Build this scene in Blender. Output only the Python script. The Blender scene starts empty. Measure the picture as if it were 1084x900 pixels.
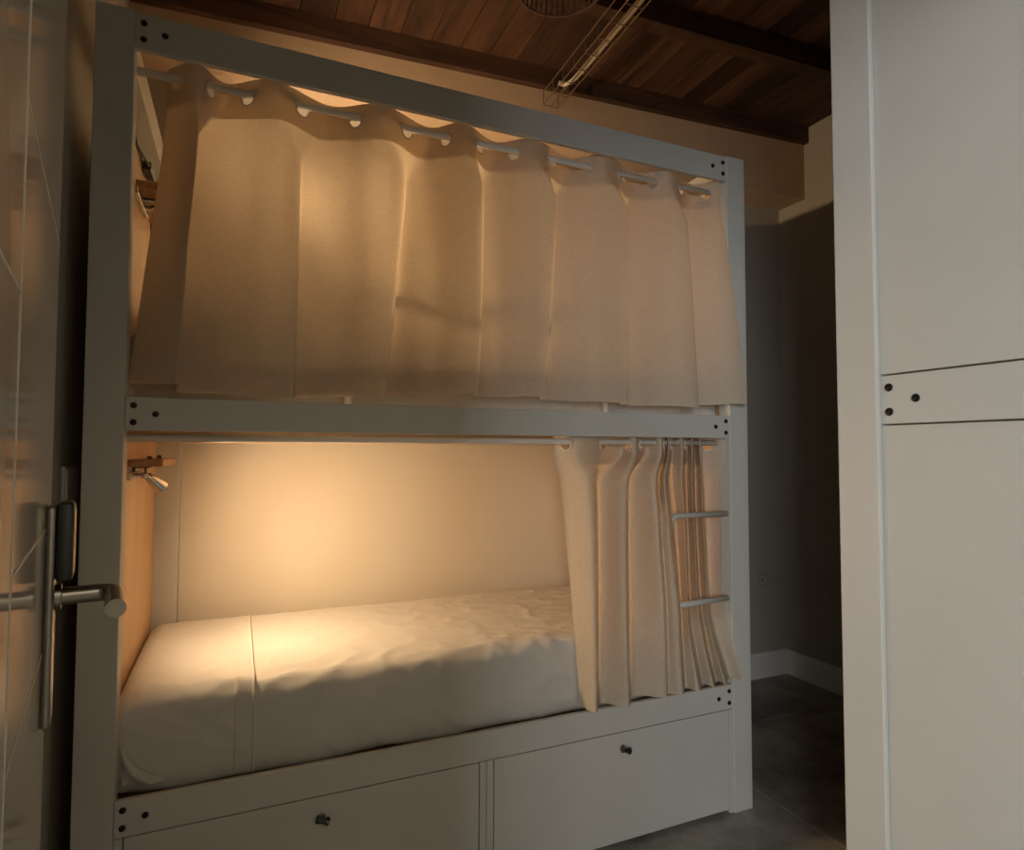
import bpy, bmesh, math, random
from mathutils import Vector, Matrix, noise
random.seed(7)
sc = bpy.context.scene
COL = sc.collection
R = math.radians
PI = math.pi

# ------------------------------------------------------------------ materials
def new_mat(name):
    m = bpy.data.materials.new(name); m.use_nodes = True
    nt = m.node_tree
    b = nt.nodes['Principled BSDF']
    return m, nt, b
def rgba(c): return (c[0], c[1], c[2], 1.0)
def plain(name, col, rough=.5, metal=0.0, var=0.06, scale=6.0, bump=0.0, bscale=60.0, coat=0.0):
    m, nt, b = new_mat(name)
    b.inputs['Roughness'].default_value = rough
    b.inputs['Metallic'].default_value = metal
    b.inputs['Coat Weight'].default_value = coat
    tc = nt.nodes.new('ShaderNodeTexCoord')
    n = nt.nodes.new('ShaderNodeTexNoise'); n.inputs['Scale'].default_value = scale; n.inputs['Detail'].default_value = 4
    nt.links.new(tc.outputs['Object'], n.inputs['Vector'])
    cr = nt.nodes.new('ShaderNodeValToRGB')
    cr.color_ramp.elements[0].position = .3; cr.color_ramp.elements[1].position = .7
    cr.color_ramp.elements[0].color = rgba([c*(1-var) for c in col]); cr.color_ramp.elements[1].color = rgba([min(1, c*(1+var)) for c in col])
    nt.links.new(n.outputs['Fac'], cr.inputs['Fac']); nt.links.new(cr.outputs['Color'], b.inputs['Base Color'])
    if bump:
        n2 = nt.nodes.new('ShaderNodeTexNoise'); n2.inputs['Scale'].default_value = bscale; n2.inputs['Detail'].default_value = 3
        nt.links.new(tc.outputs['Object'], n2.inputs['Vector'])
        bp = nt.nodes.new('ShaderNodeBump'); bp.inputs['Strength'].default_value = bump; bp.inputs['Distance'].default_value = .01
        nt.links.new(n2.outputs['Fac'], bp.inputs['Height']); nt.links.new(bp.outputs['Normal'], b.inputs['Normal'])
    return m
def wood(name, dark, light, scale=(1, 1, 1), rough=.6, plank_axis=None, plank_w=.12, grain=3.0, contrast=(.3, .75)):
    m, nt, b = new_mat(name)
    N = nt.nodes; L = nt.links
    b.inputs['Roughness'].default_value = rough
    tc = N.new('ShaderNodeTexCoord')
    mp = N.new('ShaderNodeMapping'); mp.inputs['Scale'].default_value = scale
    L.new(tc.outputs['Object'], mp.inputs['Vector'])
    vec = mp.outputs['Vector']
    wn = None
    if plank_axis is not None:
        sx = N.new('ShaderNodeSeparateXYZ'); L.new(tc.outputs['Object'], sx.inputs['Vector'])
        dv = N.new('ShaderNodeMath'); dv.operation = 'DIVIDE'; dv.inputs[1].default_value = plank_w; L.new(sx.outputs[plank_axis], dv.inputs[0])
        fl = N.new('ShaderNodeMath'); fl.operation = 'FLOOR'; L.new(dv.outputs[0], fl.inputs[0])
        wn = N.new('ShaderNodeTexWhiteNoise'); wn.noise_dimensions = '1D'; L.new(fl.outputs[0], wn.inputs['W'])
        ad = N.new('ShaderNodeVectorMath'); ad.operation = 'MULTIPLY_ADD'
        ad.inputs[1].default_value = (7, 7, 7)
        L.new(wn.outputs['Color'], ad.inputs[0]); L.new(mp.outputs['Vector'], ad.inputs[2]); vec = ad.outputs[0]
    n = N.new('ShaderNodeTexNoise'); n.inputs['Scale'].default_value = grain; n.inputs['Detail'].default_value = 8; n.inputs['Roughness'].default_value = .65; n.inputs['Distortion'].default_value = .6
    L.new(vec, n.inputs['Vector'])
    cr = N.new('ShaderNodeValToRGB')
    cr.color_ramp.elements[0].position = contrast[0]; cr.color_ramp.elements[1].position = contrast[1]
    cr.color_ramp.elements[0].color = rgba(dark); cr.color_ramp.elements[1].color = rgba(light)
    L.new(n.outputs['Fac'], cr.inputs['Fac'])
    col = cr.outputs['Color']
    if wn is not None:
        mr = N.new('ShaderNodeMapRange'); mr.inputs['To Min'].default_value = .45; mr.inputs['To Max'].default_value = 1.6
        L.new(wn.outputs['Value'], mr.inputs['Value'])
        vm = N.new('ShaderNodeVectorMath'); vm.operation = 'SCALE'
        L.new(col, vm.inputs[0]); L.new(mr.outputs['Result'], vm.inputs['Scale']); col = vm.outputs[0]
    L.new(col, b.inputs['Base Color'])
    bp = N.new('ShaderNodeBump'); bp.inputs['Strength'].default_value = .25; bp.inputs['Distance'].default_value = .004
    L.new(n.outputs['Fac'], bp.inputs['Height']); L.new(bp.outputs['Normal'], b.inputs['Normal'])
    return m
def cloth_mat(name, col, trans, tcol):
    m = bpy.data.materials.new(name); m.use_nodes = True
    nt = m.node_tree; N = nt.nodes; L = nt.links
    N.remove(N['Principled BSDF'])
    out = N['Material Output']
    d = N.new('ShaderNodeBsdfDiffuse'); t = N.new('ShaderNodeBsdfTranslucent'); mx = N.new('ShaderNodeMixShader')
    tc = N.new('ShaderNodeTexCoord')
    # linen weave: two stretched noises
    def weave(sc_):
        mp = N.new('ShaderNodeMapping'); mp.inputs['Scale'].default_value = sc_
        n = N.new('ShaderNodeTexNoise'); n.inputs['Scale'].default_value = 1.0; n.inputs['Detail'].default_value = 3
        L.new(tc.outputs['Object'], mp.inputs['Vector']); L.new(mp.outputs['Vector'], n.inputs['Vector']); return n
    a = weave((40, 40, 600)); c = weave((700, 700, 25))
    ad = N.new('ShaderNodeMath'); ad.operation = 'ADD'; L.new(a.outputs['Fac'], ad.inputs[0]); L.new(c.outputs['Fac'], ad.inputs[1])
    mr = N.new('ShaderNodeMapRange'); mr.inputs['From Min'].default_value = .6; mr.inputs['From Max'].default_value = 1.4
    mr.inputs['To Min'].default_value = .88; mr.inputs['To Max'].default_value = 1.1
    L.new(ad.outputs[0], mr.inputs['Value'])
    def tint(c_):
        v = N.new('ShaderNodeVectorMath'); v.operation = 'SCALE'; v.inputs[0].default_value = c_
        L.new(mr.outputs['Result'], v.inputs['Scale']); return v.outputs[0]
    L.new(tint(col), d.inputs['Color']); L.new(tint(tcol), t.inputs['Color'])
    bp = N.new('ShaderNodeBump'); bp.inputs['Strength'].default_value = .1; bp.inputs['Distance'].default_value = .001
    L.new(ad.outputs[0], bp.inputs['Height']); L.new(bp.outputs['Normal'], d.inputs['Normal'])
    mx.inputs['Fac'].default_value = trans
    L.new(d.outputs[0], mx.inputs[1]); L.new(t.outputs[0], mx.inputs[2]); L.new(mx.outputs[0], out.inputs['Surface'])
    return m
M = {}
M['paint'] = plain('bunk_paint', (.50, .488, .447), .5, var=.03, scale=3, bump=.04, bscale=90)
M['cream'] = plain('cream_panel', (.66, .59, .48), .7, var=.03, scale=2, bump=.04, bscale=150)
M['corr'] = plain('corridor_paint', (.66, .64, .58), .8, var=.03)
M['wall'] = plain('wall_paint', (.42, .39, .33), .8, var=.04, scale=2, bump=.06, bscale=150)
M['wall2'] = plain('side_wall_paint', (.42, .39, .335), .8, var=.04, scale=2, bump=.06, bscale=150)
M['bulk'] = plain('bulkhead_paint', (.58, .42, .28), .85, var=.08, scale=3, bump=.06, bscale=120)
M['base'] = plain('baseboard_paint', (.80, .79, .74), .5, var=.03)
M['ceil'] = wood('ceiling_planks', (.022, .011, .007), (.15, .068, .036), (5, .5, 5), .65, 0, .135, 3.0)
M['joist'] = wood('joist_wood', (.03, .016, .010), (.14, .065, .034), (.6, 6, 6), .7, None, .1, 3.0)
M['ply'] = wood('plywood', (.50, .31, .15), (.72, .50, .28), (6, 2.2, .5), .5, None, .1, 2.0)
M['shelf'] = wood('shelf_oak', (.20, .10, .045), (.42, .25, .12), (6, .8, 6), .5, None, .1, 3.0)
M['sheet'] = plain('bed_sheet', (.56, .53, .48), .85, var=.03, scale=4, bump=.05, bscale=400)
M['mattress'] = plain('mattress_ticking', (.55, .54, .52), .9, var=.05, bump=.1, bscale=200)
M['curtain'] = cloth_mat('linen_curtain', (.68, .61, .50), .46, (.82, .66, .46))
M['eyelet'] = plain('eyelet_plastic', (.62, .54, .45), .45)
M['rod'] = plain('rod_enamel', (.76, .73, .68), .35, var=.02)
M['bolt'] = plain('black_bolt', (.018, .017, .016), .35, .6)
M['darkmetal'] = plain('dark_metal', (.11, .105, .10), .22, .9)
M['chrome'] = plain('chrome', (.55, .53, .50), .18, 1.0)
M['steel'] = plain('satin_steel', (.30, .27, .23), .32, 1.0)
M['black'] = plain('black_plastic', (.012, .012, .012), .25)
M['glint'] = plain('gold_glint', (.75, .52, .28), .25, 1.0)  # gold colour standing in for warm light on the reader's edge
M['door'] = plain('door_lacquer', (.52, .47, .40), .09, var=.03)
M['door'].node_tree.nodes['Principled BSDF'].inputs['IOR'].default_value = 2.5
M['inlay'] = plain('door_inlay', (.50, .46, .40), .5)
M['wire'] = plain('zinc_wire', (.30, .23, .16), .35, .8)
M['cable'] = plain('white_conduit', (.72, .62, .47), .45)
M['blackcable'] = plain('black_cable', (.02, .018, .016), .5)
M['rattan'] = wood('rattan', (.10, .05, .03), (.28, .15, .08), (8, 8, 1), .6, None, .1, 4.0)
M['outlet'] = plain('outlet_grey', (.36, .34, .29), .5)
M['ladder'] = plain('ladder_enamel', (.47, .46, .41), .45, var=.02)
M['socket'] = plain('socket_white', (.62, .60, .56), .4)
M['lampglass'] = None
def floor_mat():
    m, nt, b = new_mat('concrete_floor')
    N = nt.nodes; L = nt.links
    tc = N.new('ShaderNodeTexCoord')
    n = N.new('ShaderNodeTexNoise'); n.inputs['Scale'].default_value = 4; n.inputs['Detail'].default_value = 8; n.inputs['Roughness'].default_value = .65
    L.new(tc.outputs['Object'], n.inputs['Vector'])
    cr = N.new('ShaderNodeValToRGB'); cr.color_ramp.elements[0].position = .35; cr.color_ramp.elements[1].position = .72
    cr.color_ramp.elements[0].color = (.15, .14, .12, 1); cr.color_ramp.elements[1].color = (.46, .43, .37, 1)
    L.new(n.outputs['Fac'], cr.inputs['Fac'])
    # big slab joints
    br = N.new('ShaderNodeTexBrick'); br.offset = 0
    br.inputs['Scale'].default_value = 1; br.inputs['Brick Width'].default_value = .9; br.inputs['Row Height'].default_value = .9; br.inputs['Mortar Size'].default_value = .004
    br.inputs['Color1'].default_value = (1, 1, 1, 1); br.inputs['Color2'].default_value = (.93, .93, .93, 1); br.inputs['Mortar'].default_value = (1.7, 1.65, 1.5, 1)
    mp = N.new('ShaderNodeMapping'); mp.inputs['Location'].default_value = (.495, .35, 0)
    L.new(tc.outputs['Object'], mp.inputs['Vector']); L.new(mp.outputs['Vector'], br.inputs['Vector'])
    mu = N.new('ShaderNodeVectorMath'); mu.operation = 'MULTIPLY'; L.new(cr.outputs['Color'], mu.inputs[0]); L.new(br.outputs['Color'], mu.inputs[1])
    L.new(mu.outputs[0], b.inputs['Base Color'])
    b.inputs['Roughness'].default_value = .45
    bp = N.new('ShaderNodeBump'); bp.inputs['Strength'].default_value = .15; bp.inputs['Distance'].default_value = .005
    L.new(n.outputs['Fac'], bp.inputs['Height']); L.new(bp.outputs['Normal'], b.inputs['Normal'])
    return m
M['floor'] = floor_mat()
def glow_mat():
    m, nt, b = new_mat('lamp_lens')
    b.inputs['Base Color'].default_value = (.9, .8, .6, 1)
    b.inputs['Emission Color'].default_value = (1, .68, .34, 1); b.inputs['Emission Strength'].default_value = 6
    return m
M['lens'] = glow_mat()

# ------------------------------------------------------------------ mesh helpers
class MB:
    def __init__(s): s.bm = bmesh.new()
    def box(s, x0, x1, y0, y1, z0, z1, bev=0.0, segs=2):
        r = bmesh.ops.create_cube(s.bm, size=1.0)
        vs = r['verts']
        for v in vs:
            v.co = Vector((x0 + (v.co.x + .5) * (x1 - x0), y0 + (v.co.y + .5) * (y1 - y0), z0 + (v.co.z + .5) * (z1 - z0)))
        if bev:
            es = list({e for v in vs for e in v.link_edges})
            bmesh.ops.bevel(s.bm, geom=es, offset=bev, segments=segs, affect='EDGES', profile=.5)
        return s
    def tube(s, pts, r, n=12, cap=True):
        pts = [Vector(p) for p in pts]
        rings = []
        up = None
        for i, p in enumerate(pts):
            d = (pts[min(i + 1, len(pts) - 1)] - pts[max(i - 1, 0)]).normalized()
            if up is None:
                up = Vector((0, 0, 1)) if abs(d.z) < .9 else Vector((1, 0, 0))
            a = d.cross(up).normalized(); b_ = a.cross(d).normalized(); up = b_
            rr = r[i] if isinstance(r, (list, tuple)) else r
            rings.append([s.bm.verts.new(p + a * rr * math.cos(2 * PI * k / n) + b_ * rr * math.sin(2 * PI * k / n)) for k in range(n)])
        for i in range(len(rings) - 1):
            for k in range(n):
                s.bm.faces.new((rings[i][k], rings[i][(k + 1) % n], rings[i + 1][(k + 1) % n], rings[i + 1][k]))
        if cap:
            s.bm.faces.new(rings[0][::-1]); s.bm.faces.new(rings[-1])
        return s
    def lathe(s, org, axis, prof, n=24):
        """prof: list of (distance along axis, radius)"""
        axis = Vector(axis).normalized(); org = Vector(org)
        return s.tube_profile(org, axis, prof, n)
    def tube_profile(s, org, axis, prof, n):
        up = Vector((0, 0, 1)) if abs(axis.z) < .9 else Vector((1, 0, 0))
        a = axis.cross(up).normalized(); b_ = a.cross(axis).normalized()
        rings = []
        for d, r in prof:
            r = max(r, 1e-5)
            rings.append([s.bm.verts.new(org + axis * d + a * r * math.cos(2 * PI * k / n) + b_ * r * math.sin(2 * PI * k / n)) for k in range(n)])
        for i in range(len(rings) - 1):
            for k in range(n):
                s.bm.faces.new((rings[i][k], rings[i][(k + 1) % n], rings[i + 1][(k + 1) % n], rings[i + 1][k]))
        s.bm.faces.new(rings[0][::-1]); s.bm.faces.new(rings[-1])
        return s
    def torus(s, c, axis, R_, r, n=28, m=8):
        axis = Vector(axis).normalized(); c = Vector(c)
        up = Vector((0, 0, 1)) if abs(axis.z) < .9 else Vector((1, 0, 0))
        a = axis.cross(up).normalized(); b_ = a.cross(axis).normalized()
        g = []
        for i in range(n):
            d = a * math.cos(2 * PI * i / n) + b_ * math.sin(2 * PI * i / n)
            g.append([s.bm.verts.new(c + d * (R_ + r * math.cos(2 * PI * j / m)) + axis * r * math.sin(2 * PI * j / m)) for j in range(m)])
        for i in range(n):
            for j in range(m):
                s.bm.faces.new((g[i][j], g[(i + 1) % n][j], g[(i + 1) % n][(j + 1) % m], g[i][(j + 1) % m]))
        return s
    def prism(s, poly, z0, z1, axis='z'):
        """extrude a closed 2D polygon; axis gives the extrusion axis"""
        def P(u, v, w):
            return {'z': (u, v, w), 'y': (u, w, v), 'x': (w, u, v)}[axis]
        a = [s.bm.verts.new(P(u, v, z0)) for u, v in poly]; b_ = [s.bm.verts.new(P(u, v, z1)) for u, v in poly]
        n = len(poly)
        s.bm.faces.new(a[::-1]); s.bm.faces.new(b_)
        for i in range(n): s.bm.faces.new((a[i], a[(i + 1) % n], b_[(i + 1) % n], b_[i]))
        return s
    def build(s, name, mat, parent=None, smooth=False, offset=None):
        bmesh.ops.recalc_face_normals(s.bm, faces=s.bm.faces[:])
        me = bpy.data.meshes.new(name)
        if parent is not None and offset is None: offset = ABS.get(parent.name, Vector((0, 0, 0)))
        if offset is not None:
            for v in s.bm.verts: v.co -= offset
        s.bm.to_mesh(me); s.bm.free()
        me.materials.append(mat)
        if smooth:
            for p in me.polygons: p.use_smooth = True
        o = bpy.data.objects.new(name, me); COL.objects.link(o)
        if parent is not None: o.parent = parent
        ABS[o.name] = offset if offset is not None else Vector((0, 0, 0))
        return o
ABS = {}      # world offset of each object's local frame (no rotation)
def auto_smooth(o, ang=35):
    for p in o.data.polygons: p.use_smooth = True
    try: o.data.set_sharp_from_angle(angle=R(ang))
    except Exception: pass
    return o
def thing(name, label, cat, loc, group=None):
    o = bpy.data.objects.new(name, None); COL.objects.link(o); o.location = loc
    o.empty_display_size = .1
    o['label'] = label; o['category'] = cat
    if group: o['group'] = group
    ABS[o.name] = Vector(loc)
    return o
def tag(o, label, cat, group=None):
    o['label'] = label; o['category'] = cat
    if group: o['group'] = group
    return o
def struct(name, mb, mat, parent=None):
    o = mb.build(name, mat, parent)
    if parent is None: o['kind'] = 'structure'
    return o

# ------------------------------------------------------------------ measured sizes (metres)
L = 2.10; PW = .086; D = .97                       # bunk bed: length, post width, depth
ZT = (2.327, 2.4215); ZM = (1.3576, 1.4407); ZB = (.3737, .4605)
YW = .99; XW = 3.345                                # back wall, right wall
BX = .018                                           # board thickness
def zc(x): return 2.95 + .045 * x                   # underside of the joists

# ------------------------------------------------------------------ room shell
f = MB().box(-2.8, 4.0, -4.6, 1.3, -.1, 0); struct('floor', f, M['floor'])
w = MB().box(-2.2, 3.6, YW, YW + .12, 0, 3.5); struct('wall_back', w, M['wall'])
w = MB().prism([(-.17, 2.78), (XW, 2.78), (XW, zc(XW) + .16), (-.17, zc(-.17) + .16)], .80, YW, 'y'); struct('wall_bulkhead', w, M['bulk'])
w = MB().box(XW, XW + .12, -1.9, YW, 0, 3.5); struct('wall_right', w, M['wall2'])
w = MB().box(-.17, -.05, -1.75, YW, 0, 3.5); struct('wall_left', w, M['wall'])
w = MB()
w.box(-2.7, .22, -1.90, -1.75, 0, 3.5); w.box(1.14, XW, -1.90, -1.75, 0, 3.5); w.box(.22, 1.14, -1.90, -1.75, 2.16, 3.5)
struct('wall_front', w, M['wall'])
# ceiling planks (grooved boards running into the room) on joists
cm = MB()
PWD = .135
i0 = int(math.floor(-.3 / PWD))
for i in range(i0, int(3.6 / PWD) + 1):
    xa = i * PWD + .002; xb = (i + 1) * PWD - .002
    za, zb_ = zc(xa) + .09 + .003 * random.random(), zc(xb) + .09 + .003 * random.random()
    cm.prism([(xa, za), (xb, zb_), (xb, zb_ + .03), (xa, za + .03)], -1.9, 1.0, 'y')
cm.prism([(-.4, zc(-.4) + .125), (3.7, zc(3.7) + .125), (3.7, zc(3.7) + .16), (-.4, zc(-.4) + .16)], -1.9, 1.0, 'y')
struct('ceiling', cm, M['ceil'])
for k, (ya, yb) in enumerate([(.765, .799), (.206, .272), (-.36, -.29), (-.93, -.86), (-1.5, -1.43)]):
    j = MB().prism([(-.05, zc(-.05)), (XW, zc(XW)), (XW, zc(XW) + .092), (-.05, zc(-.05) + .092)], ya, yb, 'y')
    struct('trim_%d' % (k + 1), j, M['joist'])
b = MB().prism([(YW - .016, 0), (YW, 0), (YW, .144), (YW - .012, .144), (YW - .016, .138)], -.05, XW, 'x'); struct('baseboard_back', b, M['base'])
b = MB().box(XW - .016, XW, -.8, YW - .016, 0, .144, .003); struct('baseboard_right', b, M['base'])
# corridor beyond the doorway the photograph is taken from, with the window that gives the daylight
w = MB(); WX = (-2.3, -.65); WZ = (.9, 2.5); YC = -4.3
w.box(-2.7, WX[0], YC - .15, YC, 0, 3.2); w.box(WX[1], 2.4, YC - .15, YC, 0, 3.2); w.box(WX[0], WX[1], YC - .15, YC, 0, WZ[0]); w.box(WX[0], WX[1], YC - .15, YC, WZ[1], 3.2)
struct('wall_corridor', w, M['corr'])
w = MB().box(-2.8, -2.7, YC - .15, -1.75, 0, 3.2); struct('wall_corridor_left', w, M['corr'])
w = MB().box(2.3, 2.4, YC, -1.9, 0, 3.2); struct('wall_corridor_right', w, M['corr'])
w = MB().box(-2.7, 2.4, YC - .15, -1.9, 3.1, 3.2); struct('ceiling_corridor', w, M['corr'])
wf = MB()
for xa, xb in ((WX[0], WX[0] + .05), (-1.425, -1.375), (WX[1] - .05, WX[1])): wf.box(xa, xb, YC - .09, YC - .03, WZ[0], WZ[1], .004)
for za, zb_ in ((WZ[0], WZ[0] + .05), (WZ[1] - .05, WZ[1])): wf.box(WX[0], WX[1], YC - .09, YC - .03, za, zb_, .004)
struct('window_1', wf, M['base'])

# ------------------------------------------------------------------ bunk bed
bed = thing('bunk_bed', 'white two-tier bunk bed with ladder and underbed drawers, in the middle of the room', 'bunk bed', (0, 0, 0))
def bolt(parent, c, n, r=.0078):
    mb = MB()
    c = Vector(c); n = Vector(n)
    mb.lathe(c - n * .002, n, [(0, r), (.0035, r), (.0055, r * .82), (.006, r * .5), (.0045, r * .42), (.0045, 0)], 18)
    return auto_smooth(mb.build('bolt', M['bolt'], parent))
for x0, y0, y1, xx in ((0, 0, .058, PW), (L - PW, 0, .058, L), (0, .885, .965, .144), (L - .144, .885, .965, L)):
    MB().box(x0, xx if xx > x0 else xx, y0, y1, 0, ZT[1] + .004 if y0 == 0 else ZT[1], .0025).build('post', M['paint'], bed)
def rail(z0, z1, y0, y1, x0=PW + .001, x1=L - PW - .001, bolts=True):
    o = MB().box(x0, x1, y0, y1, z0, z1, .002).build('rail', M['paint'], bed)
    if bolts:
        m_ = (z0 + z1) / 2
        for s_, xe in ((1, PW), (-1, L - PW)):
            for dx, dz in ((.019, .021), (.019, -.021), (.067, 0)):
                bolt(o, (xe + s_ * dx, y0, m_ + dz), (0, -1, 0))
    return o
rail(*ZT, .001, BX); rail(*ZM, .001, BX); rail(*ZB, .001, BX)
rail(ZT[0], ZT[1], .93, .955, .144, L - .144, False); rail(1.345, 1.44, .93, .955, .144, L - .144, False); rail(.30, .385, .93, .955, .144, L - .144, False)
# end rails and plywood head/foot boards between front and back posts
for xa, xb in ((.02, .075), (L - .075, L - .02)):
    MB().box(xa, xb, .0575, .8855, ZT[0] - .005, ZT[1] - .004, .002).build('end_rail', M['paint'], bed)
for za, zb_ in ((.03, 1.3575), (1.358, 2.17)):
    MB().box(.045, .063, PW - .030, .8855, za, zb_, .0005).build('headboard', M['ply'], bed)
    MB().box(L - .063, L - .045, PW - .030, .8855, za, zb_ if zb_ < 2 else ZT[0] - .004, .0005).build('footboard', M['ply'], bed)
MB().box(.13, L - .13, .957, .967, .30, ZT[0] + .05, .001).build('back_panel', M['cream'], bed)
# slatted bases
for zz in (.395, 1.365):
    s = MB()
    s.box(.066, L - .066, .15, .19, zz - .03, zz, .002); s.box(.066, L - .066, .84, .88, zz - .03, zz, .002)
    for k in range(14):
        xx = .10 + k * .14
        s.box(xx, xx + .08, .148, .88, zz, zz + .014, .002)
    s.build('slat_base', M['ply'], bed)
# drawers and the filler strips beside them
def drawer(x0, x1, kx, kz):
    d = MB()
    d.box(x0 + .0015, x1 - .0015, .002, .020, .018, ZB[0] - .003, .0015)
    d.box(x0 + .02, x1 - .02, .020, .80, .03, .05); d.box(x0 + .02, x0 + .035, .020, .80, .05, .28); d.box(x1 - .035, x1 - .02, .020, .80, .05, .28); d.box(x0 + .02, x1 - .02, .785, .80, .05, .28)
    o = d.build('drawer', M['paint'], bed)
    k = MB()
    c = Vector((kx, .002, kz))
    k.lathe(c, (0, -1, 0), [(0, .0085), (.003, .0085), (.005, .006), (.016, .006)], 16)
    # faceted bow-tie grip, tilted
    t = Matrix.Rotation(R(22), 4, 'Y')
    for q in range(2):
        s_ = 1 if q == 0 else -1
        prof = [(-.001, .006), (.004, .0075), (.010, .0105), (.015, .0115), (.018, .0085), (.0185, .0)]
        k.lathe(c + Vector((0, -.019, 0)), t @ Vector((s_, 0, 0)), prof, 10)
    k.lathe(c + Vector((0, -.012, 0)), (0, -1, 0), [(0, .006), (.012, .008), (.015, .006), (.016, 0)], 12)
    ko = k.build('knob', M['darkmetal'], o); auto_smooth(ko, 25); ko['label'] = 'dark metal knob'
drawer(.107, 1.0265, .571, .317); drawer(1.0735, 1.994, 1.538, .321)
for xa, xb in ((PW + .001, .106), (1.028, 1.0488), (1.0505, 1.072), (1.995, L - PW - .001)):
    MB().box(xa, xb, .002, .02, .004, ZB[0] - .002, .001).build('filler_strip', M['paint'], bed)
# curtain rods
RY = .055; ZR = (2.297, 1.340)
for zr in ZR:
    MB().tube([(PW - .004, RY, zr), (L - PW + .004, RY, zr)], .0105, 16).build('curtain_rod', M['rod'], bed, True)
# guard rail of the upper bunk: hooped tube behind the curtain
def arc(c, a, b_, r, n=8):
    """quarter turn at corner c from direction a to direction b_"""
    c = Vector(c); a = Vector(a); b_ = Vector(b_)
    cen = c + a * r + b_ * r
    return [cen - b_ * r * math.cos(t) - a * r * math.sin(t) for t in [k * PI / 2 / n for k in range(n + 1)]]
gy = .062; zg = 1.775
pts = [(.637, gy, ZM[1] - .085)] + arc((.637, gy, zg), (0, 0, -1), (1, 0, 0), .04)[::1]
pts = [Vector((.637, gy, ZM[1] - .08))] + [p for p in arc((.637, gy, zg), (0, 0, -1), (1, 0, 0), .045)] + [p for p in arc((1.513, gy, zg), (-1, 0, 0), (0, 0, -1), .045)] + [Vector((1.513, gy, ZM[1] - .08))]
MB().tube(pts, .011, 14).build('guard_rail', M['rod'], bed, True)
# ladder: tube rail with rungs into the right-hand post
ly = .022
lad = [Vector((L - PW + .006, ly, 1.078))] + arc((1.757, ly, 1.078), (1, 0, 0), (0, 0, -1), .035) + [Vector((1.757, ly, .80)), Vector((1.757, ly, ZB[1] - .002))]
ladder = MB().tube(lad, .0105, 14).build('ladder', M['ladder'], bed, True)
MB().tube([(L - PW + .006, ly, .768), (1.757, ly, .760)], .0105, 14).build('rung', M['ladder'], ladder, True)

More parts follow.
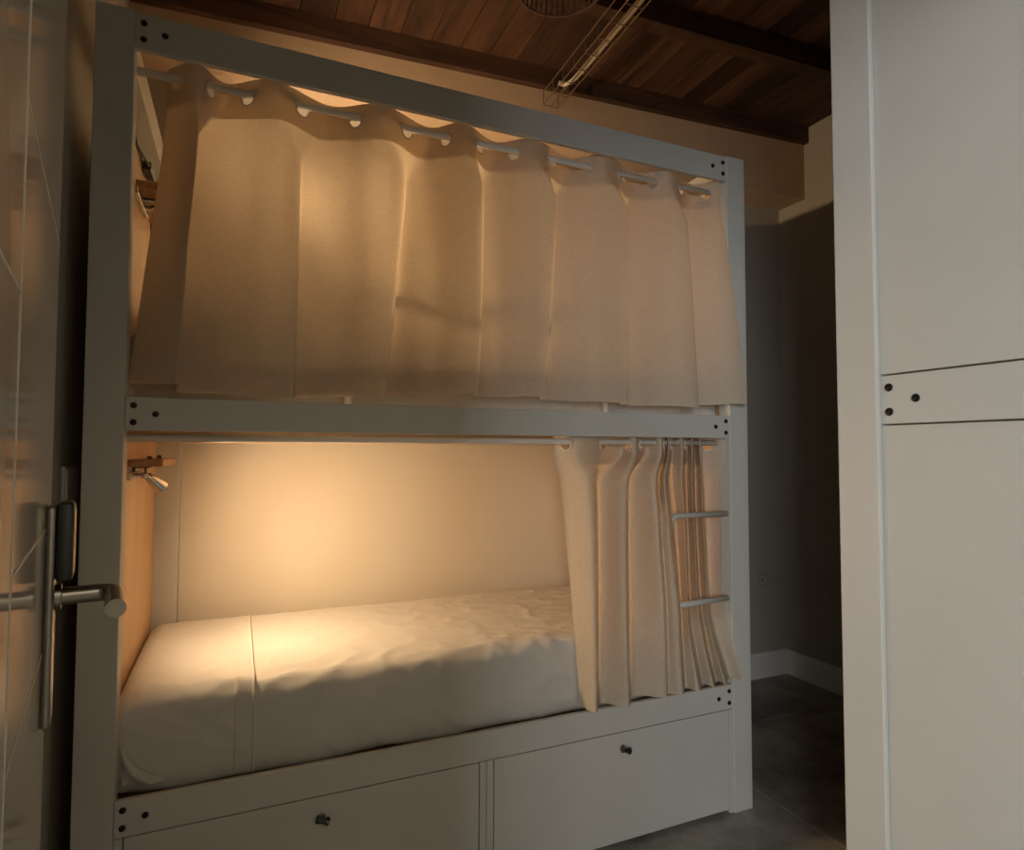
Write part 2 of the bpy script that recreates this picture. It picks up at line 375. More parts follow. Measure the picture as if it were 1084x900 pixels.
# ------------------------------------------------------------------ curtains
def spline(vals, t):
    i = int(math.floor(t)); i = max(0, min(len(vals) - 2, i)); u = t - i
    p1, p2 = vals[i], vals[i + 1]
    p0 = vals[i - 1] if i > 0 else 2 * p1 - p2
    p3 = vals[i + 2] if i + 2 < len(vals) else 2 * p2 - p1
    m1 = (p2 - p0) * .5; m2 = (p3 - p1) * .5
    # keep monotone
    d = p2 - p1
    if d == 0: m1 = m2 = 0
    else:
        m1 = max(0, min(3, m1 / d)) * d; m2 = max(0, min(3, m2 / d)) * d
    u2, u3 = u * u, u * u * u
    return (2 * u3 - 3 * u2 + 1) * p1 + (u3 - 2 * u2 + u) * m1 + (-2 * u3 + 3 * u2) * p2 + (u3 - u2) * m2
def curtain(name, label, levels, ztop, hem_top, hem_bot, eyelets, eh, zb_fn, ncol, seed, lean=1.0):
    """levels: list of (v, xs, ys); v in 0..1 from header to bottom hem"""
    root_loc = (levels[-1][1][0], 0, zb_fn(0))
    n = len(levels[0][1]) - 1
    def key(vals_at, v):
        vs = [l[0] for l in levels]
        k = 0
        while k < len(vs) - 2 and v > vs[k + 1]: k += 1
        t = k + (v - vs[k]) / (vs[k + 1] - vs[k])
        return spline(vals_at, max(0, min(len(vs) - 1, t)))
    def F(tau, v, off=0.0):
        xs = [spline(l[1], tau) for l in levels]; ys = []
        i = max(0, min(n - 1, int(math.floor(tau)))); u = tau - i
        w_ = u * u * (3 - 2 * u)
        for l in levels: ys.append(l[2][i] * (1 - w_) + l[2][i + 1] * w_)
        x = key(xs, v); y = key(ys, v)
        z = ztop + (zb_fn(tau / n) - ztop) * v
        k = min(1, v * 3)
        nz = noise.noise(Vector((x * 5 + seed, z * 1.7, y * 5))) * .006 * k + noise.noise(Vector((x * 16 + seed, z * 3.5, 3.1))) * .0022 * k
        nz += noise.noise(Vector((x * 13 + seed, z * .7, 7.7))) * .009 * min(1, v * 4)
        nz += max(0, noise.noise(Vector((x * 9 + z * 7 + seed, z * 6 - x * 3, 9.2)))) * .006 * max(0, v - .45)
        return Vector((x + nz * .35, y + nz + off, z + .004 * noise.noise(Vector((x * 12, seed, 1))) * v))
    # arc length along the header
    S = 3000; acc = [0.0]; prev = F(0, 0)
    for k in range(1, S + 1):
        p = F(n * k / S, 0.0); acc.append(acc[-1] + (p - prev).length); prev = p
    W = acc[-1]
    def tau_of(u):
        lo, hi = 0, S
        while hi - lo > 1:
            m_ = (lo + hi) // 2
            if acc[m_] <= u: lo = m_
            else: hi = m_
        return n * (lo + (u - acc[lo]) / max(1e-9, acc[hi] - acc[lo])) / S
    def u_of(tau):
        t = tau / n * S; k = min(S - 1, int(t)); return acc[k] + (acc[k + 1] - acc[k]) * (t - k)
    H = ztop - zb_fn(.5)
    er = .0195
    holes = [(u_of(t), eh) for t in eyelets]
    def sheet(h0, h1, ua, ub, off, cut):
        du = W / ncol
        hs = []; h = h0
        while h < h1 - 1e-6:
            hs.append(h); h += .005 if h < .10 else .0125
        hs.append(h1)
        us = [ua + (ub - ua) * k / ncol for k in range(ncol + 1)]
        bm = bmesh.new(); g = []; uvp = {}
        for h in hs:
            row = []
            for u in us:
                uu, hh = u, h
                if cut and h > h0:
                    for hu, hv in holes:
                        dx, dy = uu - hu, hh - hv; d = math.hypot(dx, dy)
                        if er * .78 < d < er * 1.28:
                            s_ = er / d; uu = hu + dx * s_; hh = hv + dy * s_
                v = bm.verts.new(F(tau_of(max(0, min(W, uu))), hh / H, off)); row.append(v); uvp[v] = (uu, hh)
            g.append(row)
        for i in range(len(hs) - 1):
            for k in range(ncol):
                q = (g[i][k], g[i][k + 1], g[i + 1][k + 1], g[i + 1][k])
                if cut:
                    cu = sum(uvp[v][0] for v in q) / 4; ch = sum(uvp[v][1] for v in q) / 4
                    if any(math.hypot(cu - hu, ch - hv) < er * .97 for hu, hv in holes): continue
                bm.faces.new(q)
        bmesh.ops.delete(bm, geom=[v for v in bm.verts if not v.link_faces], context='VERTS')
        m_ = MB(); m_.bm.free(); m_.bm = bm
        return m_
    # the cloth itself is the thing; hem layers and eyelets are its parts
    o = sheet(0, H, 0, W, 0, True).build(name, M['curtain'], None, True, Vector(root_loc))
    o.location = root_loc; tag(o, label, 'curtain')
    sheet(0.0005, hem_top, .002, W - .002, .0025, True).build('header_hem', M['curtain'], o, True)
    m_ = sheet(H - hem_bot, H - .001, .002, W - .002, .0025, False); m_.build('bottom_hem', M['curtain'], o, True)
    for t in eyelets:
        c = F(t, eh / H); a = F(t + .03, eh / H) - F(t - .03, eh / H); nrm = Vector((a.y, -a.x, 0)).normalized()
        MB().torus(c, nrm, er + .001, .0024, 28, 8).build('eyelet', M['eyelet'], o, True)
    return o
# upper curtain
ux_t = [.245, .150, .223, .296, .417, .577, .717, .878, .972, 1.108, 1.218, 1.385, 1.491, 1.67, 1.765, 1.921, 1.998]
ux_m = [.225, .143, .232, .212, .472, .512, .778, .812, 1.028, 1.055, 1.285, 1.315, 1.565, 1.595, 1.822, 1.850, 2.004]
ux_b = [.180, .080, .203, .192, .462, .500, .715, .742, .997, 1.020, 1.225, 1.250, 1.530, 1.555, 1.822, 1.842, 2.039]
n_u = len(ux_t) - 1
uy_t = [.102] + [RY + .038 if k % 2 == 0 else RY - .033 for k in range(16)]
uy_m = [.105, .088, .012, .085, .018, .085, .016, .085, .010, .080, .010, .078, .004, .076, .002, .072, .004]
uy_b = [.072, .040, -.045, .040, -.030, .034, -.030, .034, -.040, .034, -.036, .034, -.045, .030, -.052, .020, -.060]
ux_6 = [.5 * (a + b_) for a, b_ in zip(ux_m, ux_b)]
uy_6 = [.088, .064, -.020, .060, -.020, .036, -.024, .036, -.026, .034, -.024, .034, -.028, .034, -.028, .034, -.032]
uz = [1.480, 1.476, 1.474, 1.460, 1.452, 1.456, 1.466, 1.474, 1.482, 1.478, 1.480, 1.474, 1.470, 1.468, 1.465, 1.475, 1.482]
def zb_u(s): return spline(uz, s * n_u)
curtain('bunk_curtain', 'drawn beige linen eyelet curtain closing the upper bunk', [(0, ux_t, uy_t), (.06, ux_t, uy_t), (.22, ux_m, uy_m), (.60, ux_6, uy_6), (1, ux_b, uy_b)],
        2.336, .106, .075, [k + .5 for k in range(1, n_u)], .047, zb_u, 520, 1.3)
# lower curtain, pushed to the right and caught behind the ladder
lx = {
 't': [1.316, 1.403, 1.592, 1.608, 1.701, 1.72, 1.785, 1.753, 1.821, 1.813, 1.891, 1.86, 1.927, 1.895, 1.963, 2.02],
 'a': [1.335, 1.406, 1.502, 1.55, 1.627, 1.667, 1.745, 1.707, 1.832, 1.816, 1.898, 1.863, 1.942, 1.91, 1.983, 2.029],
 'b': [1.348, 1.405, 1.492, 1.53, 1.616, 1.653, 1.694, 1.695, 1.853, 1.83, 1.906, 1.873, 1.951, 1.917, 1.997, 2.031],
 'c': [1.374, 1.407, 1.484, 1.526, 1.61, 1.674, 1.711, 1.728, 1.866, 1.839, 1.91, 1.886, 1.959, 1.934, 2.004, 2.026],
 'e': [1.373, 1.406, 1.471, 1.525, 1.596, 1.677, 1.714, 1.732, 1.818, 1.81, 1.86, 1.861, 1.916, 1.907, 1.964, 1.995],
 'd': [1.383, 1.406, 1.466, 1.528, 1.59, 1.683, 1.716, 1.746, 1.802, 1.816, 1.877, 1.878, 1.941, 1.933, 1.998, 2.015],
}
ly_ = {
 't': [0.088, 0.024, 0.088, 0.024, 0.088, 0.024, 0.088, 0.024, 0.09, 0.026, 0.09, 0.026, 0.09, 0.026, 0.09, 0.026],
 'a': [0.07, -0.008, 0.07, -0.008, 0.07, -0.008, 0.07, -0.008, 0.105, 0.036, 0.105, 0.036, 0.105, 0.036, 0.105, 0.036],
 'b': [0.062, -0.026, 0.062, -0.026, 0.062, -0.04, -0.012, -0.045, 0.112, 0.04, 0.112, 0.04, 0.112, 0.04, 0.112, 0.04],
 'c': [0.05, -0.034, 0.05, -0.034, 0.05, -0.04, -0.012, -0.045, 0.105, 0.04, 0.105, 0.04, 0.105, 0.04, 0.105, 0.04],
 'e': [0.03, -0.04, 0.03, -0.04, 0.03, -0.04, -0.012, -0.045, 0.036, -0.004, 0.036, -0.004, 0.036, -0.004, 0.036, -0.004],
 'd': [0.018, -0.045, 0.018, -0.045, 0.018, -0.04, -0.012, -0.045, 0.004, -0.048, 0.004, -0.048, 0.004, -0.048, 0.004, -0.048],
}
lz = [.478, .474, .472, .474, .474, .476, .476, .478, .476, .480, .482, .484, .484, .486, .486, .490]
def zb_l(s): return spline(lz, s * 15)
Hl = 1.368 - .478
curtain('bunk_curtain', 'beige linen eyelet curtain pushed aside on the lower bunk, caught behind the ladder',
        [(0, lx['t'], ly_['t']), (.075, lx['t'], ly_['t']), (.17, lx['a'], ly_['a']), ((1.368 - 1.075) / Hl, lx['b'], ly_['b']), ((1.368 - .76) / Hl, lx['c'], ly_['c']), ((1.368 - .665) / Hl, lx['e'], ly_['e']), (1, lx['d'], ly_['d'])],
        1.368, .105, .06, [.5, 1.5, 2.5, 3.5, 5.5, 7.5, 9.5, 14.22], .036, zb_l, 520, 5.7)

# ------------------------------------------------------------------ mattresses, sheets, pillow
def mattress(z0, z1, label):
    o = MB().box(.075, L - .075, .150, .856, z0, z1, .03, 3).build('mattress', M['mattress'], None, False, Vector((1.05, .49, z0)))
    o.location = (1.05, .49, z0); auto_smooth(o); return tag(o, label, 'mattress')
def bed_sheet(z0, z1, yf, label, step=None, wr=1.0, bulge=None):
    """a sheet draped over a mattress: profile runs from the wall edge over the top, round the front edge, down and tucked under"""
    x0, x1 = .070, L - .070
    r = .055
    prof = []
    yb = .872
    prof.append((yb, z0 + .03)); prof.append((yb, z1 - r))
    for k in range(1, 7):
        a = PI / 2 * k / 6; prof.append((yb - r * (1 - math.cos(a)), z1 - r * (1 - math.sin(a))))
    for k in range(1, 44): prof.append((yb - r - (yb - yf - 2 * r) * k / 44, z1))
    for k in range(0, 9):
        a = PI / 2 * k / 8; prof.append((yf + r * (1 - math.sin(a)), z1 - r * (1 - math.cos(a))))
    for k in range(1, 14): prof.append((yf + .000, z1 - r - (z1 - r - z0 - .02) * k / 14))
    for k in range(0, 4):
        a = PI / 2 * k / 3; prof.append((yf + .018 * (1 - math.cos(a)), z0 + .02 - .02 * math.sin(a)))
    prof.append((yf + .020, z0 + .002))
    xs_ = [x0 + (x1 - x0) * k / 230 for k in range(231)]
    if step is not None: xs_ = sorted(set(xs_ + [step + k * .0011 for k in range(-9, 9)] + [step - .05 + k * .0015 for k in range(-6, 7)]))
    nx = len(xs_) - 1
    mb = MB(); bm = mb.bm; rows = []
    for j, (y, z) in enumerate(prof):
        row = []
        for i in range(nx + 1):
            x = xs_[i]
            top = z > z1 - r * 1.2
            d = Vector((0, 0, 0))
            fr = 1 if j > 50 else 0
            # soft unevenness
            s1 = noise.noise(Vector((x * 2.2, y * 2.5, z * 3 + z0))) * .005
            # creases: stretched ridged noise running diagonally
            q = Vector((x * 3.2 + y * 6 + z * 3, y * 9 - x * 5, z * 7 + z0))
            rg = (1 - abs(noise.noise(q)) * 2); rg = max(0, rg) ** 3
            q2 = Vector((x * 9 - y * 13 + z * 6, y * 16 + x * 4, z * 9 + 4.4 + z0))
            rg2 = max(0, 1 - abs(noise.noise(q2)) * 2) ** 3
            edge = math.exp(-((y - yf - .06) / .09) ** 2) if j <= 58 else .35
            amt = (.004 + .006 * edge + .004 * max(0, min(1, (x - .9) / .5)))* wr
            s2 = rg * amt + rg2 * amt * .6
            lift = s1 * (.8 if top else .35) + s2
            if step is not None:
                lift += .0045 * (1 if x < step else 0) + .003 * math.exp(-((x - step + .003) / .003) ** 2)
                if fr: lift += .003 * (1 if x > step - .05 else 0) * (1 if x < step else 0)
            if bulge: lift += bulge(x, y) if j < 58 else 0
            if j <= 1: nrm = Vector((0, .0, 0))
            elif j < 8: nrm = Vector((0, 0, .4))
            elif j < 52: nrm = Vector((0, 0, 1))
            elif j < 60:
                a = PI / 2 * (j - 51) / 9; nrm = Vector((0, -math.sin(a), math.cos(a)))
            elif j < len(prof) - 3: nrm = Vector((0, -1, 0))
            else: nrm = Vector((0, -.3, 0))
            p = Vector((x, y, z)) + nrm * lift
            # loose tuck at the left foot of the drop
            if j >= 60:
                k = (j - 60) / 16
                p.y += .022 * max(0, 1 - (x - x0) / .13) * min(1, k) + .006 * k * math.sin(x * 19)
                p.z += .006 * k * noise.noise(Vector((x * 6, 2.2, z0)))
            # rounded ends
            e = min(x - x0, x1 - x)
            if e < .05: p.z -= (.05 - e) ** 2 * 9 * (1 if z > z0 + .05 else 0)
            row.append(bm.verts.new(p))
        rows.append(row)
    for j in range(len(rows) - 1):
        for i in range(nx): bm.faces.new((rows[j][i], rows[j][i + 1], rows[j + 1][i + 1], rows[j + 1][i]))
    bm.faces.new([rw[0] for rw in rows][::-1]); bm.faces.new([rw[-1] for rw in rows])
    o = mb.build('bed_sheet', M['sheet'], None, True, Vector((1.05, .49, z0))); o.location = (1.05, .49, z0)
    o.data.polygons[-1].use_smooth = False; o.data.polygons[-2].use_smooth = False
    return tag(o, label, 'bed sheet')
mattress(.4105, .645, 'mattress under the white sheet on the lower bunk')
s1 = bed_sheet(.430, .675, .074, 'smooth white sheet tucked over the lower bunk mattress, lit by the reading spotlight', .400, .7)
# folded corner of the sheet at the foot of the drop
fb = MB(); fm = fb.bm
g = []
for i in range(13):
    rw = []
    for j in range(13):
        a, c = i / 12, j / 12
        x = .092 + .13 * a * (1 - c * .75); z = .464 + .10 * c * (1 - a * .8)
        y = .072 - .010 * math.sin(PI * min(1, a + c * .5)) * (1 - .4 * c) + .006 * math.sin(a * 9 + c * 5)
        rw.append(fm.verts.new((x, y, z)))
    g.append(rw)
for i in range(12):
    for j in range(12): fm.faces.new((g[i][j], g[i + 1][j], g[i + 1][j + 1], g[i][j + 1]))
fb.build('corner_tuck', M['sheet'], s1, True)
mattress(1.382, 1.60, 'mattress on the upper bunk behind the drawn curtain')
bed_sheet(1.40, 1.625, .095, 'rumpled white sheet on the upper bunk, showing under the curtain hem', None, 1.0)
# pillow
pm = MB(); bm = pm.bm; g = []
NX, NY = 28, 36
for side in (1, -1):
    rw_ = []
    for i in range(NX + 1):
        r_ = []
        for j in range(NY + 1):
            u, v = i / NX * 2 - 1, j / NY * 2 - 1
            th = (max(0, 1 - u ** 4) ** .5) * (max(0, 1 - v ** 4) ** .5) * .065
            px = .33 + .21 * u * (1 - .05 * v * v); py = .485 + .345 * v * (1 - .05 * u * u)
            r_.append(bm.verts.new((px, py, 1.702 + side * th + (.01 * noise.noise(Vector((u * 3, v * 3, 2))) * (1 - u * u) * (1 - v * v) if side > 0 else 0))))
        rw_.append(r_)
    g.append(rw_)
for s_ in range(2):
    for i in range(NX):
        for j in range(NY):
            q = (g[s_][i][j], g[s_][i + 1][j], g[s_][i + 1][j + 1], g[s_][i][j + 1]); bm.faces.new(q if s_ == 0 else q[::-1])
bmesh.ops.remove_doubles(bm, verts=bm.verts[:], dist=.0006)
p = pm.build('pillow', M['sheet'], None, True, Vector((.33, .485, 1.637))); p.location = (.33, .485, 1.637)
tag(p, 'plump white pillow at the head of the upper bunk, behind the curtain', 'pillow')

# ------------------------------------------------------------------ shelves and reading spotlights on the headboards
def shelf_and_lamp(zs, where, aim):
    sh = thing('wall_shelf', 'small oak shelf on the headboard of the %s bunk' % where, 'shelf', (.064, .45, zs))
    MB().box(.064, .150, .235, .66, zs, zs + .020, .002).build('board', M['shelf'], sh)
    for yy in (.33, .58):
        b_ = MB(); b_.box(.064, .105, yy - .009, yy + .009, zs - .006, zs, .001); b_.box(.064, .070, yy - .009, yy + .009, zs - .028, zs, .001); b_.box(.10, .112, yy - .010, yy + .010, zs - .004, zs + .03, .001)
        b_.build('bracket', M['darkmetal'], sh)
    lp = thing('reading_spotlight', 'chrome reading spotlight under the shelf of the %s bunk' % where, 'lamp', (.064, .33, zs - .025))
    base = MB().box(.064, .078, .19, .40, zs - .036, zs - .014, .003).build('base_plate', M['chrome'], lp)
    hy = .30 if zs < 1.5 else .34
    stem = MB().tube([(.076, hy, zs - .024), (.098, hy, zs - .024), (.110, hy + .003, zs - .030)], .006, 12).build('stem', M['chrome'], lp, True)
    MB().lathe((.098, hy - .012, zs - .026), (0, 1, 0), [(0, .009), (.024, .009)], 16).build('joint', M['chrome'], lp, True)
    o_ = Vector((.106, hy, zs - .029))
    d = Vector(aim).normalized()
    h = MB().lathe(o_ - d * .006, d, [(0, .007), (.004, .011), (.014, .013), (.046, .019), (.060, .021), (.0615, .0195), (.056, .018), (.0555, 0)], 28).build('lamp_head', M['chrome'], lp); auto_smooth(h, 40)
    le = MB().lathe(o_ + d * .0505, d, [(0, .0175), (.002, .0175)], 24).build('lens', M['lens'], lp); le['label'] = 'glowing warm lens'
    return lp, o_ + d * .072, d
lp1, c1, d1 = shelf_and_lamp(1.262, 'lower', (.64, .36, -.66))
lp2, c2, d2 = shelf_and_lamp(2.060, 'upper', (.93, .06, -.12))
def add_spot(name, c, d, power, size, radius, parent, col):
    l = bpy.data.lights.new(name, 'SPOT'); l.energy = power; l.spot_size = R(size); l.spot_blend = 1.0; l.shadow_soft_size = radius; l.color = col
    o = bpy.data.objects.new(name, l); COL.objects.link(o)
    o.rotation_euler = d.to_track_quat('-Z', 'Y').to_euler(); o.location = c - ABS[parent.name]; o.parent = parent
    return o
def add_point(name, c, power, radius, parent, col):
    l = bpy.data.lights.new(name, 'POINT'); l.energy = power; l.shadow_soft_size = radius; l.color = col
    o = bpy.data.objects.new(name, l); COL.objects.link(o); o.location = Vector(c) - ABS[parent.name]; o.parent = parent
    return o
WARM = (1.0, .70, .41)
add_spot('bulb_light', c1 + d1 * .01, Vector((.82, .33, -.40)), 18, 92, .03, lp1, WARM)
add_spot('added_spill', c1 + d1 * .01, Vector((.92, .12, -.3)), 34, 178, .03, lp1, WARM)  # extra wide spot added at the lower lamp to brighten the bunk
add_spot('bulb_light', c2 + d2 * .01, Vector((.70, .68, .14)), 90, 124, .025, lp2, WARM)
add_spot('added_spill', c2 + d2 * .01, Vector((.93, .0, .3)), 5, 178, .025, lp2, WARM)  # extra wide spot added at the upper lamp to fill the near curtain
add_spot('added_beam', c2 + d2 * .01, Vector((.96, -.22, -.06)), 26, 72, .008, lp2, WARM)  # extra narrow spot added to throw the guard rail's shadow on the curtain
# black lead with plug on the upper headboard
cb = MB().tube([(.068, .10, 2.175), (.070, .20, 2.168), (.072, .26, 2.172), (.080, .31, 2.165), (.085, .34, 2.16)], .004, 8)
co = cb.build('power_lead', M['blackcable'], None, True, Vector((.068, .10, 2.166))); co.location = (.068, .10, 2.166)
tag(co, 'black power lead with adapter lying along the top of the upper headboard', 'cable')
MB().box(.066, .090, .33, .43, 2.150, 2.176, .004).build('adapter', M['blackcable'], co)

# ------------------------------------------------------------------ second bunk bed: its panelled end faces the camera on the right
X0 = 1.5308
bed2 = thing('bunk_bed', 'white panelled end of a second bunk bed close by at the right edge', 'bunk bed', (X0, -1.29, 0))
ya, yb = -1.745, -.8395
for xa in (X0, X0 + 1.68):
    for y0, y1 in ((yb - .092, yb), (ya, ya + .092)):
        MB().box(xa, xa + .086, y0, y1, 0, 2.43, .003).build('post', M['paint'], bed2)
px = X0 + .011
for z0, z1, r_ in ((.08, 1.3615, 0), (1.4655, 2.40, 0)):
    MB().box(px, px + .02, ya + .092, yb - .092, z0, z1, .002).build('panel', M['paint'], bed2)
rl = MB().box(px, px + .024, ya + .092, yb - .092, 1.3645, 1.4625, .002).build('rail', M['paint'], bed2)
for yy, zz in ((-.950, 1.438), (-.950, 1.389), (-1.004, 1.413)): bolt(rl, (px, yy, zz), (-1, 0, 0), .0082)
for z0, z1 in ((.37, .46), (1.36, 1.45), (2.32, 2.42)):
    MB().box(X0 + .087, X0 + 1.679, yb - .024, yb - .002, z0, z1, .002).build('rail', M['paint'], bed2)
    if z0 < 2: MB().box(X0 + .06, X0 + 1.68, ya + .1, yb - .1, z0, z0 + .02).build('slat_base', M['ply'], bed2)
MB().box(X0 + 1.70, X0 + 1.72, ya + .092, yb - .092, .08, 2.4).build('panel', M['paint'], bed2)
MB().box(X0 + .087, X0 + 1.679, ya + .01, ya + .03, .08, 2.4).build('panel', M['paint'], bed2)

# ------------------------------------------------------------------ open door on the left
TH = R(9.55)
nrm = Vector((math.cos(TH), math.sin(TH), 0)); uu = Vector((-math.sin(TH), math.cos(TH), 0))
Q = Vector((.149, -.934, 0))
hinge = Q - uu * .755
door = bpy.data.objects.new('door_1', None); COL.objects.link(door); door.location = hinge; door.rotation_euler = (0, 0, TH); door['kind'] = 'structure'
ABS[door.name] = Vector((0, 0, 0))
U = .755      # local y of the handle
leaf = MB().box(-.042, 0, 0, U + .055, .008, 2.12, .0015).build('door_leaf', M['door'], door)
il = MB()
def strip(u0, u1, z0, z1): il.box(-.001, .0006, u0, u1, z0, z1)
w_ = .0011
strip(U - .334 - w_ * 1.6, U - .334 + w_ * 1.6, .01, 2.11)
for u0, u1, zz in ((-.334, .054, 1.556), (-.75, -.334, 1.417), (-.334, -.03, 1.222), (-.334, -.03, 1.088)):
    strip(U + u0, U + u1, zz - w_, zz + w_)
il.build('inlay_line', M['inlay'], door)
pl = MB().box(0, .009, U - .026, U + .020, 1.005, 1.247, .004, 3).build('handle_plate', M['steel'], door); auto_smooth(pl)
rd = MB().box(.009, .0255, U - .024, U + .018, 1.164, 1.250, .004, 3).build('card_reader', M['black'], door); auto_smooth(rd); rd['label'] = 'black card reader'
MB().box(.0252, .0264, U - .018, U + .012, 1.170, 1.244, .0004).build('reader_glint', M['glint'], rd)  # thin gold strip imitating the light caught on the reader's edge
zl = 1.143; c0 = Vector((.009, U, zl))
lv = MB()
pts = [Vector((.009, U, zl)), Vector((.030, U, zl))] + arc((.0655, U, zl), (-1, 0, 0), (0, -1, 0), .016) + [Vector((.0655, U - .05, zl)), Vector((.0655, U - .097, zl))]
lv.tube(pts, .0098, 18)
lv.lathe((.009, U, zl), (1, 0, 0), [(0, .014), (.006, .014), (.0065, .011)], 22)
lo = lv.build('lever', M['steel'], door); auto_smooth(lo, 45)

# ------------------------------------------------------------------ switch, socket
sw = thing('light_switch', 'grey double light switch on the left wall beside the door edge', 'switch', (-.05, .105, 1.17))
MB().box(-.05, -.041, .045, .165, 1.172, 1.270, .003).build('switch_plate', M['socket'], sw)
for a in (.052, .107): MB().box(-.042, -.037, a, a + .051, 1.180, 1.262, .002).build('rocker', M['socket'], sw)
so = thing('wall_outlet', 'small wall outlet low on the back wall right of the bunk', 'outlet', (3.16, YW, .52))
MB().box(3.125, 3.195, YW - .009, YW, .525, .595, .003).build('outlet_plate', M['outlet'], so)
k = MB().lathe((3.16, YW - .0085, .56), (0, -1, 0), [(0, .023), (.002, .023), (.002, .019), (-.004, .019), (-.004, 0)], 20).build('socket_well', M['socket'], so)
for a in (-.007, .007): MB().lathe((3.16 + a, YW - .006, .56), (0, -1, 0), [(0, .0025), (.003, .0025)], 8).build('contact_hole', M['black'], so)

# ------------------------------------------------------------------ wire tray with conduit under the ceiling
zt = 2.90
tr = thing('hanging_cable_tray', 'narrow zinc wire tray hanging under the plank ceiling', 'cable tray', (1.62, .35, zt))
sk = -.035
def tx(x, y): return x + sk * (.715 - y)
yn, yf_ = .715, -1.3
for x, z in ((1.600, zt), (1.675, zt), (1.600, zt + .06), (1.675, zt + .06), (1.638, zt)):
    MB().tube([(tx(x, yn), yn, z), (tx(x, yf_), yf_, z)], .0026, 6).build('long_wire', M['wire'], tr)
y = yn
while y > yf_:
    MB().tube([(tx(1.600, y), y, zt + .062), (tx(1.600, y), y, zt - .002), (tx(1.675, y), y, zt - .002), (tx(1.675, y), y, zt + .062)], .0024, 6).build('cross_wire', M['wire'], tr); y -= .1
for y, e in ((-.32, .005), (-1.0, .12)):
    for x in (1.600, 1.675): MB().tube([(tx(x, y), y, zt + .06), (tx(x, y), y, zc(1.64) + e)], .003, 8).build('hanger_rod', M['wire'], tr)
cd = MB()
pts = [(tx(1.655, yf_), yf_, zt + .014), (tx(1.655, 0), 0, zt + .014), (tx(1.655, .40), .40, zt + .014), (tx(1.652, .50), .50, zt + .014), (tx(1.645, .545), .545, zt + .016), (tx(1.628, .568), .568, zt + .018), (tx(1.608, .574), .574, zt + .024)]
cd.tube(pts, .0095, 12)
y = .45
while y > yf_:
    cd.torus((tx(1.655, y), y, zt + .014), (0, 1, 0), .0098, .0018, 14, 6); y -= .1
cdo = cd.build('conduit', M['cable'], None, True, Vector((1.65, -.3, zt))); cdo.location = (1.65, -.3, zt)
tag(cdo, 'pale conduit with ties running along inside the wire tray', 'conduit')
# pendant with slatted shade, cut by the top of the photo
pn = thing('pendant_lamp', 'round brown slatted pendant lamp at the top edge, left of the wire tray', 'lamp', (1.262, -.075, 2.80))
pc = Vector((1.262, -.075, 2.80)); pr = .140
MB().torus(pc, (0, 0, 1), pr, .0042, 48, 8).build('lower_rim', M['rattan'], pn, True)
MB().torus(pc + Vector((0, 0, .17)), (0, 0, 1), pr * .82, .004, 48, 8).build('upper_rim', M['rattan'], pn, True)
sl = MB()
for k in range(44):
    a = 2 * PI * k / 44; e = Vector((math.cos(a), math.sin(a), 0)); t_ = Vector((-e.y, e.x, 0)) * .0042
    p0 = pc + e * pr; p1 = pc + e * pr * .82 + Vector((0, 0, .17))
    v = [sl.bm.verts.new(q) for q in (p0 - t_, p0 + t_, p1 + t_, p1 - t_, p0 - t_ - e * .002, p0 + t_ - e * .002, p1 + t_ - e * .002, p1 - t_ - e * .002)]
    for fce in ((0, 1, 2, 3), (7, 6, 5, 4), (0, 4, 5, 1), (1, 5, 6, 2), (2, 6, 7, 3), (3, 7, 4, 0)): sl.bm.faces.new([v[i] for i in fce])
sl.build('shade', M['rattan'], pn)
lid = MB().lathe(pc + Vector((0, 0, .168)), (0, 0, 1), [(0, pr * .82), (.006, pr * .82), (.012, .03), (.03, .022)], 40).build('shade_top', M['rattan'], pn); auto_smooth(lid)
MB().tube([pc + Vector((0, 0, .19)), Vector((pc.x, pc.y, zc(pc.x) + .093))], .003, 8).build('cord', M['blackcable'], pn)

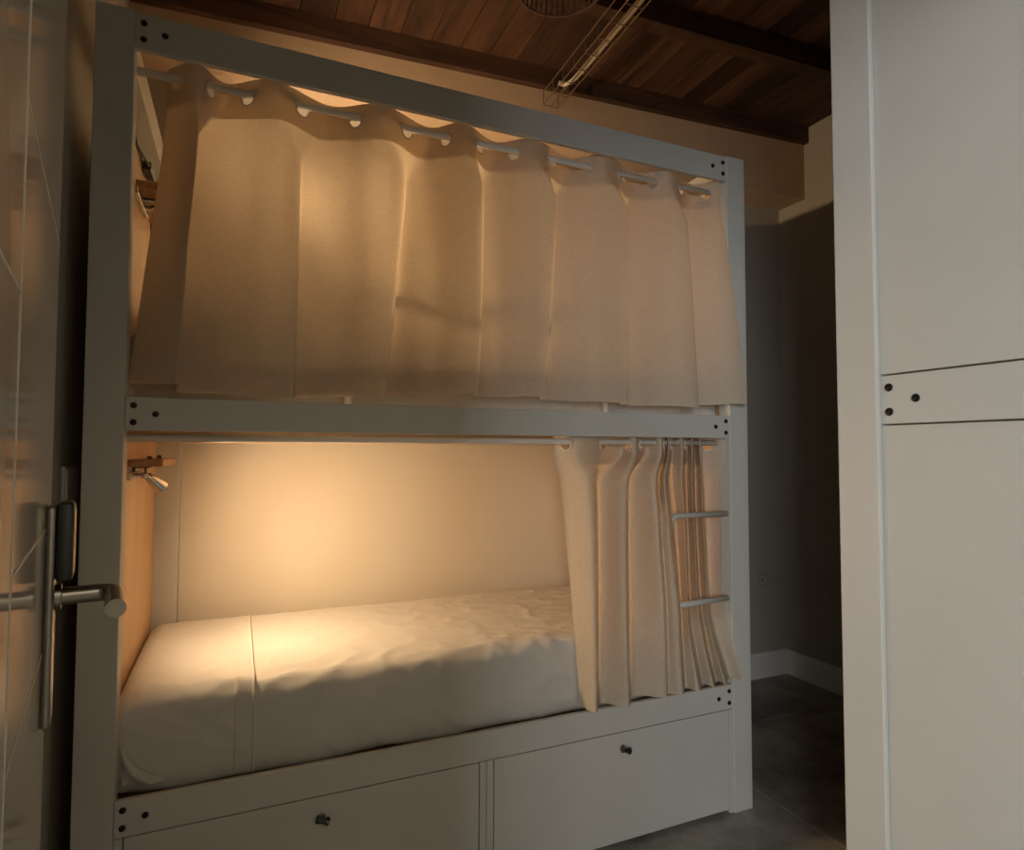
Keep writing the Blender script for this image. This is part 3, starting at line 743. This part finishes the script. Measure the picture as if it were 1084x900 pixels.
# ------------------------------------------------------------------ light
wl = bpy.data.lights.new('window_daylight', 'AREA'); wl.shape = 'RECTANGLE'; wl.size = WX[1] - WX[0] - .1; wl.size_y = WZ[1] - WZ[0] - .1; wl.energy = 180; wl.color = (.93, .97, 1.0)
wo = bpy.data.objects.new('window_daylight', wl); COL.objects.link(wo); wo.location = ((WX[0] + WX[1]) / 2, YC - .10, (WZ[0] + WZ[1]) / 2); wo.rotation_euler = (R(90), 0, 0)
cl = bpy.data.lights.new('corridor_fill', 'POINT'); cl.energy = 16; cl.shadow_soft_size = .14; cl.color = (1.0, .86, .68)  # added warm fill without a fixture, lifts the bed's lower left
clo = bpy.data.objects.new('corridor_fill', cl); COL.objects.link(clo); clo.location = (.55, -3.5, 2.75)
wd = bpy.data.worlds.new('world'); sc.world = wd; wd.use_nodes = True
wd.node_tree.nodes['Background'].inputs['Color'].default_value = (.8, .9, 1, 1); wd.node_tree.nodes['Background'].inputs['Strength'].default_value = .05

for o in sc.objects:
    g = {'bunk_curtain': 'linen curtains of the bunk bed', 'mattress': 'mattresses of the bunk bed', 'bed_sheet': 'white sheets of the bunk bed',
         'wall_shelf': 'oak headboard shelves', 'reading_spotlight': 'reading spotlights on the headboards', 'bunk_bed': 'white bunk beds'}.get(o.name.split('.')[0])
    if g and o.parent is None: o['group'] = g
# ------------------------------------------------------------------ camera
cam = bpy.data.cameras.new('camera'); cam.sensor_width = 36; cam.sensor_fit = 'HORIZONTAL'; cam.lens = 659.925 / 1084 * 36; cam.clip_start = .02
co = bpy.data.objects.new('camera', cam); COL.objects.link(co)
yw, pi_, ro = R(23.7267), R(2.3905), R(.1173)
fw = Vector((math.sin(yw) * math.cos(pi_), math.cos(yw) * math.cos(pi_), math.sin(pi_)))
rt = Vector((math.cos(yw), -math.sin(yw), 0)); up = rt.cross(fw)
r2 = rt * math.cos(ro) + up * math.sin(ro); u2 = -rt * math.sin(ro) + up * math.cos(ro)
co.matrix_world = Matrix(((r2.x, u2.x, -fw.x, .3435), (r2.y, u2.y, -fw.y, -1.7903), (r2.z, u2.z, -fw.z, 1.3086), (0, 0, 0, 1)))
sc.camera = co
sc.view_settings.view_transform = 'Standard'; sc.view_settings.look = 'None'; sc.view_settings.gamma = 1; sc.view_settings.exposure = 0.0
try: sc.view_settings.use_curve_mapping = False
except Exception: pass
try:
    sc.cycles.max_bounces = 10; sc.cycles.diffuse_bounces = 8; sc.cycles.use_denoising = True
    sc.cycles.sample_clamp_indirect = 4
except Exception: pass
